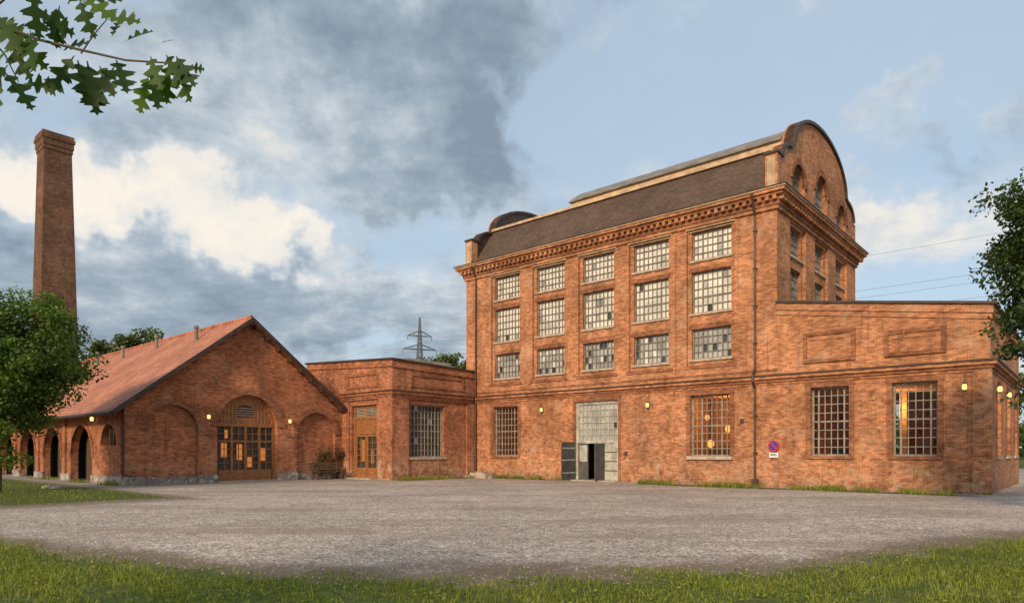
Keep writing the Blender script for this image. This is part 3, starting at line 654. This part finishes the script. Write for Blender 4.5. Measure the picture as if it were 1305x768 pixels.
def leafmat(name,a,b,trans=.35,rough=.5):
    m,g=newmat(name); at=g.n('ShaderNodeAttribute',attribute_name='col'); f=g.n('ShaderNodeSeparateColor',{0:at.outputs['Color']}).outputs[0]
    c=g.mix(f,(*a,1),(*b,1))
    p=g.n('ShaderNodeBsdfPrincipled',{'Base Color':c,'Roughness':rough,'Specular IOR Level':.3}); t=g.n('ShaderNodeBsdfTranslucent',{'Color':g.mix(1.0,c,(1.3,1.5,.6,1),'MULTIPLY')})
    mx=g.n('ShaderNodeMixShader',{0:trans,1:p.outputs[0],2:t.outputs[0]}); o=g.n('ShaderNodeOutputMaterial'); g.nt.links.new(mx.outputs[0],o.inputs[0]); return m
GRASS=leafmat('grass_blades',(.075,.10,.014),(.36,.38,.06),.35,.6)
def blades(name,x,y,h,w):
    n=len(x); a=rng.uniform(0,2*np.pi,n); l=rng.uniform(0,2*np.pi,n); ln=h*rng.uniform(.1,.9,n)
    dx,dy=np.cos(a)*w/2,np.sin(a)*w/2; lx,ly=np.cos(l)*ln,np.sin(l)*ln
    v=np.zeros((n,6,3))
    for j,(f,wf,zf) in enumerate(((0,1,0),(.3,.8,.6),(1,.15,1))):
        v[:,2*j,0]=x+lx*f-dx*wf; v[:,2*j,1]=y+ly*f-dy*wf; v[:,2*j,2]=h*zf
        v[:,2*j+1,0]=x+lx*f+dx*wf; v[:,2*j+1,1]=y+ly*f+dy*wf; v[:,2*j+1,2]=h*zf
    b=np.arange(n)[:,None]*6; F_=np.concatenate([b+np.array([0,1,3,2]),b+np.array([2,3,5,4])])
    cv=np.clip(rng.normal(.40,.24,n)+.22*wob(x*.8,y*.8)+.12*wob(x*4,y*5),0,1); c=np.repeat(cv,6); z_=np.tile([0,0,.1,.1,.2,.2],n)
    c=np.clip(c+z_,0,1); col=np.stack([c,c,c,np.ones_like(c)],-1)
    return fastmesh(name,v.reshape(-1,3),F_,GRASS,col)
def sample(n,x0,x1,y0,y1):
    x=rng.uniform(x0,x1,n); y=rng.uniform(y0,y1,n); g_,p_=masks(x,y)
    k=(g_**1.5*(.72+.5*wob(x*1.7,y*1.9)+.5*wob(x*5,y*6)))>rng.uniform(.12,1.0,n); return x[k],y[k]
x,y=sample(320000,-13,14,6.0,16.0); k=np.abs(x)<y*.80+1.2; x,y=x[k],y[k]
hh=rng.uniform(.02,.07,len(x))*(1+.6*wob(x*1.3,y*1.3))
tall=rng.uniform(size=len(x))<.03; hh[tall]*=2.3
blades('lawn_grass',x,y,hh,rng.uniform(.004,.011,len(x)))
x,y=sample(70000,-16,16,-4,6.5); X2,Y2=sample(60000,-55,-12,20,60)
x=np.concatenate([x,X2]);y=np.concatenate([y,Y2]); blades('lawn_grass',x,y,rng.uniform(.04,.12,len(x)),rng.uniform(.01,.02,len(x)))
def loc_strip(n,X0,X1,Ya,Yb):
    X=rng.uniform(X0,X1,n); Y=rng.uniform(Ya,Yb,n); c=.5+.9*wob(X*1.5,Y*.5+3); k=c>rng.uniform(.25,1.3,n); X,Y=X[k],Y[k]
    return A0.x+X*UX.x+Y*VY.x, A0.y+X*UX.y+Y*VY.y
px=[];py=[]
for a in((9000,-14,-1,-1.7,-.6),(5000,-25,-19.5,-.8,-.02),(4000,-26.5,-25.4,-6.5,0),(3000,-16,0,-.25,-.02),(2500,GX-15,GX,Y0-.5,Y0-.1)):
    a_=loc_strip(*a); px.append(a_[0]); py.append(a_[1])
x=np.concatenate(px);y=np.concatenate(py); blades('wall_weeds',x,y,rng.uniform(.05,.24,len(x)),rng.uniform(.015,.035,len(x)))
def leaf_quads(P,N,size,asp=.55):
    n=len(P); r=rng.normal(size=(n,3)); U=np.cross(N,r); U/=np.linalg.norm(U,axis=1)[:,None]+1e-9; V=np.cross(N,U)
    s=size[:,None]
    v=np.stack([P-U*s*.5,P+V*s*asp*.5+U*s*.05,P+U*s*.5,P-V*s*asp*.5+U*s*.05],1)
    return v.reshape(-1,3),(np.arange(n)[:,None]*4+np.arange(4))
def unit(a): return a/(np.linalg.norm(a,axis=1)[:,None]+1e-9)
x,y=sample(90000,-13,14,6.0,15); k=(np.abs(x)<y*.8+1.2)&(wob(x*3+5,y*3)>-.15); x,y=x[k],y[k]
P=np.stack([x,y,rng.uniform(.01,.06,len(x))],-1); N=unit(rng.normal(size=P.shape)*.45+[0,0,1])
v,F_=leaf_quads(P,N,rng.uniform(.02,.065,len(x)),.6); c=np.repeat(np.clip(rng.normal(.38,.25,len(x)),0,1),4)
fastmesh('clover_and_weeds',v,F_,GRASS,np.stack([c,c,c,c*0+1],-1))
n=18000; x=rng.uniform(-14,14,n); y=8+22*rng.uniform(0,1,n)**1.6; g_,p_=masks(x,y); k=(g_<.7)&(np.abs(x)<y*.8); x,y=x[k],y[k]; n=len(x)
s=rng.uniform(.005,.017,n)*rng.choice([1,1,1,1.6],n); base=np.array([[-1,0,0],[0,-1,0],[1,0,0],[0,1,0],[0,0,.8]]); j=rng.uniform(.6,1.3,(n,5,3))
v=base[None]*j*s[:,None,None]; v[:,:,0]+=x[:,None]; v[:,:,1]+=y[:,None]
b=np.arange(n)[:,None]*5; F_=np.concatenate([b+np.array(t_) for t_ in((0,1,4),(1,2,4),(2,3,4),(3,0,4))])
GST=simple('gravel_stone',(.38,.31,.26),.9,var=.6,scale=30); fastmesh('gravel_stones',v.reshape(-1,3),F_,GST)
# ================================================================== TREES
BARK=simple('bark',(.09,.07,.05),.9,var=.4,scale=12)
def tree(name,base,th,tr,crown_c,crown_r,nclump,nleaf,lsize,mat,seed,hollow=.35,boxy=0.0):
    r=np.random.default_rng(seed); rd=random.Random(seed)
    e=empty(name,base,0); C=np.array(crown_c); R=np.array(crown_r)
    mb=MB(); top=Vector((0,0,crown_c[2]+R[2]*.5)); pts=[Vector((0,0,-.05)),Vector((.05,.03,th*.5)),Vector((-.04,.05,th)),Vector((.06,-.04,crown_c[2])),top]
    rr=[tr*1.25,tr*.95,tr*.8,tr*.5,tr*.15]
    for i in range(4): mb.limb(pts[i],pts[i+1],rr[i],rr[i+1],9)
    cl=[]
    while len(cl)<nclump:
        d=r.normal(size=3); d/=np.linalg.norm(d); q=r.uniform(hollow,1.0)**.6
        if boxy:
            d=d*(1+boxy*(1-np.abs(d[2]))*np.abs(d[2])*2)
        p=C+d*R*q*(1+.12*math.sin(5*d[0]+3*d[2]+seed)); 
        if p[2]>0.8: cl.append((p,r.uniform(.16,.30)*R.mean()))
    for p,s in cl[:int(nclump*.5)]:
        h=max(th*.8,min(p[2]-.3*np.linalg.norm(p[:2]-C[:2])-.2,top.z*.9)); a=Vector((0,0,h)); b=Vector(p)
        mid=a.lerp(b,.5)+Vector((rd.uniform(-.1,.1),rd.uniform(-.1,.1),.1)); mb.limb(a,mid,tr*.28,tr*.16,5); mb.limb(mid,b,tr*.16,tr*.05,5)
    mb.obj('trunk_and_limbs',[BARK],e)
    per=nleaf//nclump; P=[];c=[]
    for p,s in cl:
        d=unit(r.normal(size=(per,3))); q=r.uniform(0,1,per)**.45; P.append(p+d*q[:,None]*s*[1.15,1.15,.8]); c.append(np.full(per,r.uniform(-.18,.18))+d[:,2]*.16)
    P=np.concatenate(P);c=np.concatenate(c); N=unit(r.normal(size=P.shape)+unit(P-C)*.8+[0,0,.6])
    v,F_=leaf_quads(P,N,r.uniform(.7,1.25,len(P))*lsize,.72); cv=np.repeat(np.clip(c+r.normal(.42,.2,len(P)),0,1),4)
    ob=fastmesh('leaves',v,F_,mat,np.stack([cv,cv,cv,cv*0+1],-1)); ob.parent=e
    return e
LF1=leafmat('maple_leaves',(.03,.06,.010),(.17,.25,.035),.35); LF2=leafmat('linden_leaves',(.016,.034,.010),(.11,.155,.03),.3,.45); LF3=leafmat('distant_leaves',(.035,.05,.015),(.17,.21,.04),.3)
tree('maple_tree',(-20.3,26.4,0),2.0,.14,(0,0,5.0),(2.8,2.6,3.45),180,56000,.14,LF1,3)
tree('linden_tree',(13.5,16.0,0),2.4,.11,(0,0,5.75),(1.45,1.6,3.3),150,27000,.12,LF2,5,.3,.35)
tree('broadleaf_tree',(-48.0,84,0),6,.3,(0,0,11.8),(5.0,4.3,5.4),70,10000,.42,LF3,8)
tree('broadleaf_tree',(-12.5,125,0),6,.3,(0,0,14.2),(5.5,5,6.4),60,8000,.6,LF3,9)
tree('broadleaf_tree',(-5,132,0),6,.3,(0,0,12.5),(5,5,6.2),60,7000,.6,LF3,10)
tree('broadleaf_tree',(48,55,0),3,.3,(0,0,6.0),(5,5,4.6),70,9000,.4,LF3,11)
P=[];
for a in np.linspace(-1.9,1.9,150):
    R_=rng.uniform(170,230); c0=np.array([R_*math.sin(a),R_*math.cos(a)+10,rng.uniform(3,6)]); d=unit(rng.normal(size=(260,3)))*rng.uniform(.4,1,(260,1))*[8,8,rng.uniform(4,7)]; P.append(c0+d)
P=np.concatenate(P); P=P[P[:,2]>0]; N=unit(rng.normal(size=P.shape)+[0,-.3,.6]); v,F_=leaf_quads(P,N,rng.uniform(1,2.2,len(P)),.8); cv=np.repeat(np.clip(rng.normal(.35,.2,len(P)),0,1),4)
fastmesh('distant_trees',v,F_,LF3,np.stack([cv,cv,cv,cv*0+1],-1))
P=[];
for k in range(26):
    yy=rng.uniform(-.8,.8); zz=rng.uniform(.35,1.9)*(1-.3*abs(yy)); c0=np.array([GX+.12+rng.uniform(0,.25),Y0+11.0+yy,zz]); P.append(c0+rng.normal(size=(60,3))*[.07,.14,.16])
P=np.concatenate(P); P=np.array([list(L2W(*p)) for p in P]); N=unit(rng.normal(size=P.shape)+[.5,-.7,.4]); v,F_=leaf_quads(P,N,rng.uniform(.06,.11,len(P)),.7); cv=np.repeat(np.clip(rng.normal(.4,.2,len(P)),0,1),4)
VINE=leafmat('vine_leaves',(.05,.035,.015),(.12,.09,.03),.25); fastmesh('climbing_plant',v,F_,VINE,np.stack([cv,cv,cv,cv*0+1],-1))
# ================================================================== OAK
OAK=leafmat('oak_leaves',(.020,.050,.008),(.12,.21,.02),.42,.55)
oak=empty('red_oak_tree',(-7.2,-2.2,0),0); ob0=Vector((-7.2,-2.2,0))
prof=[(0,.012),(.10,.02),(.17,.14),(.20,.18),(.245,.16),(.27,.06),(.34,.07),(.43,.27),(.475,.33),(.50,.25),(.535,.28),(.56,.08),(.62,.075),(.70,.22),(.755,.29),(.77,.19),(.80,.21),(.815,.065),(.87,.06),(.91,.12),(.935,.13),(.94,.04),(1.0,.0)]
LV=[];LFc=[];LC=[]
def oakleaf(base,ang,L,tilt,roll,cval):
    d=Vector((math.cos(ang),tilt,math.sin(ang))).normalized(); nrm=Vector((0,-1,0.25)); side=d.cross(nrm).normalized(); side=(Matrix.Rotation(roll,3,d)@side); nrm=side.cross(d)
    o=len(LV); dr=random.uniform(.05,.25); fo=random.uniform(.0,.35)
    for u,wv in prof:
        wv*=L*.95; bend=nrm*(-dr*L*u*u)
        LV.append(tuple(Vector(base)+d*L*u+bend)); LV.append(tuple(Vector(base)+d*(L*(u+wv/L*.18))+bend+side*wv+nrm*wv*fo)); LV.append(tuple(Vector(base)+d*(L*(u+wv/L*.18))+bend-side*wv+nrm*wv*fo))
        LC.extend([cval,min(1,cval+.08),max(0,cval-.05)])
    for i in range(len(prof)-1):
        a=o+3*i; b=a+3; LFc.append((a,a+1,b+1,b)); LFc.append((a,b,b+2,a+2))
tw=MB(); YB=2.85
def tube(pts,r0,r1,n=6):
    for i in range(len(pts)-1):
        u0=i/(len(pts)-1);u1=(i+1)/(len(pts)-1); tw.limb(Vector(pts[i])-ob0,Vector(pts[i+1])-ob0,r0+(r1-r0)*u0,r0+(r1-r0)*u1,n)
main=[(-3.2,2.4,3.85),(-2.55,2.7,3.56),(-2.25,YB,3.44),(-2.02,YB,3.35),(-1.83,YB-.03,3.29),(-1.64,YB,3.26),(-1.47,YB+.02,3.26),(-1.38,YB,3.235)]
tube([(-7.2,-2.2,3.2),(-6.0,-.8,4.0),(-4.6,1.2,4.2),(-3.2,2.4,3.85)],.07,.014,8); tube(main,.009,.0022)
tube([(-2.25,YB,3.44),(-2.1,YB-.05,3.5),(-1.9,YB-.08,3.52),(-1.78,YB-.05,3.47)],.005,.002); tube([(-2.3,YB,3.45),(-2.2,YB+.06,3.32),(-2.14,YB+.06,3.2)],.005,.002); tube([(-1.83,YB,3.29),(-1.74,YB-.06,3.33),(-1.66,YB-.1,3.37)],.0035,.002)
lv=[(-1.39,3.235,-50,.15),(-1.40,3.24,-78,.19),(-1.38,3.24,-12,.08),(-1.46,3.25,-105,.16),(-1.45,3.26,-62,.17),(-1.47,3.26,25,.09),
(-1.56,3.26,-85,.18),(-1.6,3.26,-118,.17),(-1.7,3.28,-70,.19),(-1.74,3.28,-110,.2),(-1.66,3.37,-10,.14),(-1.67,3.37,40,.13),(-1.7,3.36,85,.1),
(-1.84,3.29,-85,.22),(-1.88,3.3,-125,.2),(-1.82,3.3,-55,.18),(-2.0,3.35,-75,.22),(-2.03,3.36,-140,.2),(-1.98,3.36,20,.14),
(-1.78,3.47,-20,.17),(-1.79,3.47,-70,.15),(-1.8,3.48,25,.16),(-1.95,3.52,-110,.17),(-1.92,3.53,60,.16),(-2.05,3.5,-40,.19),(-2.1,3.5,80,.18),
(-2.14,3.2,-55,.17),(-2.14,3.2,-100,.19),(-2.15,3.22,-10,.15),(-2.18,3.27,-140,.18),(-2.2,3.42,-70,.2),(-2.25,3.44,-15,.2),(-2.25,3.44,-120,.2),(-2.3,3.46,60,.2),(-2.4,3.5,-80,.2),(-2.5,3.54,-40,.2),(-2.6,3.58,100,.2),
(-1.52,3.26,-70,.16),(-1.9,3.31,-68,.2),(-2.12,3.4,-60,.2),(-1.98,3.5,-85,.18),(-2.2,3.44,-45,.2),(-2.2,3.46,20,.18)]
for (x,z,a,L) in lv: oakleaf((x,YB+random.uniform(-.1,.12),z),math.radians(a+random.uniform(-8,8)),L,random.uniform(-.4,.3),random.uniform(-.7,.7),random.choice((.02,.06,.1,.2,.35,.65)))
for k in range(260):
    u=random.random(); p=Vector((-3.4,2.2,3.9)).lerp(Vector((-6.2,-.9,4.1)),u)+Vector((random.gauss(0,.35),random.gauss(0,.35),random.gauss(.3,.35)))
    if p.x>-.82*max(p.y,0)-.75: continue
    oakleaf(p,random.uniform(-2.6,.6),random.uniform(.14,.2),random.uniform(-.6,.6),random.uniform(-1,1),random.random())
LVn=np.array(LV)-np.array(ob0); LCn=np.array(LC); o_=fastmesh('oak_branch_leaves',LVn,np.array(LFc),OAK,np.stack([LCn,LCn,LCn,LCn*0+1],-1)); o_.parent=oak
tw.limb((0,0,-.05),(0,0,3.2),.24,.17,10); tw.limb((0,0,3.2),(-.1,-.1,6.5),.17,.06,8)
for k in range(9):
    a=k*2.4; tw.limb((0,0,3.0+k*.35),(1.5*math.cos(a)-.5,1.5*math.sin(a)-.6,4.2+k*.35),.06,.015,6)
tw.obj('trunk_and_branches',[BARK],oak)
P=np.concatenate([np.array([rng.normal(-.5,.9),rng.normal(-.6,.9),rng.normal(5.6,.8)])+rng.normal(size=(45,3))*.3 for k in range(50)]); N=unit(rng.normal(size=P.shape)); v,F_=leaf_quads(P,N,rng.uniform(.12,.2,len(P)),.6); cv=np.repeat(rng.uniform(0,1,len(P)),4)
o_=fastmesh('crown_leaves',v,F_,OAK,np.stack([cv,cv,cv,cv*0+1],-1)); o_.parent=oak
# ================================================================== WORLD
wd_=bpy.data.worlds.new('World'); scene.world=wd_; wd_.use_nodes=True; g=NG(wd_.node_tree)
sky=g.n('ShaderNodeTexSky',sky_type='NISHITA',sun_disc=False); sky.sun_elevation=math.asin(SUN_DIR.z); sky.sun_rotation=math.atan2(SUN_DIR.x,SUN_DIR.y); sky.dust_density=2.0; sky.air_density=1.0
tc=g.n('ShaderNodeTexCoord').outputs['Generated']
s3=g.n('ShaderNodeSeparateXYZ',{0:tc}); zc=g.m('ADD',g.m('MAXIMUM',s3.outputs[2],0.0),.24)
P_=g.n('ShaderNodeCombineXYZ',{0:g.m('DIVIDE',s3.outputs[0],zc),1:g.m('DIVIDE',s3.outputs[1],zc),2:0.0}).outputs[0]
n1=g.noise(P_,1.9,7,.6,0,.3); n2=g.noise(g.vm('ADD',P_,(5.3,2.1,0)),2.0,7,.64,0,.3); n3=g.noise(g.vm('ADD',P_,(1.3,8.1,0)),6.5,5,.62)
wc=g.noise(tc,5.0,5,.62,1); warp=g.vm('MULTIPLY',g.vm('SUBTRACT',wc,(.5,.5,.5)),(.50,.0,.40)); dw=g.vm('ADD',tc,warp)
def blob(px,py,rx,rz):
    c=Vector(((px-652.5)/855,1,(575-py)/855)).normalized(); l=g.vm('LENGTH',g.vm('MULTIPLY',g.vm('SUBTRACT',dw,tuple(c)),(1/rx,1.2,1/rz))); return g.mr(l,1.4,0.0,0,1)
cov=n1; sh=g.m('ADD',g.m('MULTIPLY',n2,.56),g.m('MULTIPLY',n3,.44))
for (px_,py_,rx,rz,a,b) in ((600,70,.24,.11,.24,-.30),(560,215,.24,.055,.24,-.22),(300,50,.16,.07,.15,-.12),(130,265,.17,.04,.25,.20),(330,325,.14,.03,.2,.20),(10,215,.11,.05,.25,.24),(250,400,.48,.085,.32,-.19),
    (790,160,.14,.1,-.26,0),(1130,90,.3,.14,-.20,.05),(1190,270,.18,.05,.15,.12),(1230,150,.14,.035,.2,-.14),(400,140,.26,.10,.2,.04),(880,30,.10,.05,.12,.12),(510,390,.15,.05,.15,.03),(250,220,.16,.04,.15,-.06)):
    bl=blob(px_,py_,rx,rz); cov=g.m('ADD',cov,g.m('MULTIPLY',bl,a))
    if b: sh=g.m('ADD',sh,g.m('MULTIPLY',bl,b))
cf=g.mr(cov,.42,.70,.06,.95)
cc_=g.ramp(sh,[(.24,(.235,.30,.375)),(.38,(.37,.445,.52)),(.50,(.58,.64,.69)),(.62,(.86,.83,.78)),(.80,(1.0,.92,.80))])
b1=g.n('ShaderNodeBackground',{'Color':sky.outputs[0],'Strength':.15}); bh=g.n('ShaderNodeBackground',{'Color':(.58,.72,.85),'Strength':.95}); b2=g.n('ShaderNodeBackground',{'Color':cc_,'Strength':1.0})
m0=g.n('ShaderNodeMixShader',{0:.66,1:b1.outputs[0],2:bh.outputs[0]})
mx=g.n('ShaderNodeMixShader',{0:cf,1:m0.outputs[0],2:b2.outputs[0]}); o=g.n('ShaderNodeOutputWorld'); g.nt.links.new(mx.outputs[0],o.inputs[0])
sd=bpy.data.lights.new('sun','SUN'); sd.energy=3.4; sd.angle=math.radians(9); sd.color=(1.0,.79,.54); so=bpy.data.objects.new('sun',sd); scene.collection.objects.link(so); so.rotation_euler=SUN_DIR.to_track_quat('Z','Y').to_euler(); so.location=(-10,-20,30)
cd=bpy.data.cameras.new('camera'); cd.sensor_width=36; cd.lens=855/1305*36; cd.shift_y=191/1305; cd.clip_end=12000; cd.clip_start=.05
cam=bpy.data.objects.new('camera',cd); scene.collection.objects.link(cam); cam.location=(0,0,1.6); cam.rotation_euler=(math.pi/2,0,0); scene.camera=cam
scene.view_settings.view_transform='Standard'; scene.view_settings.look='None'; scene.view_settings.exposure=0
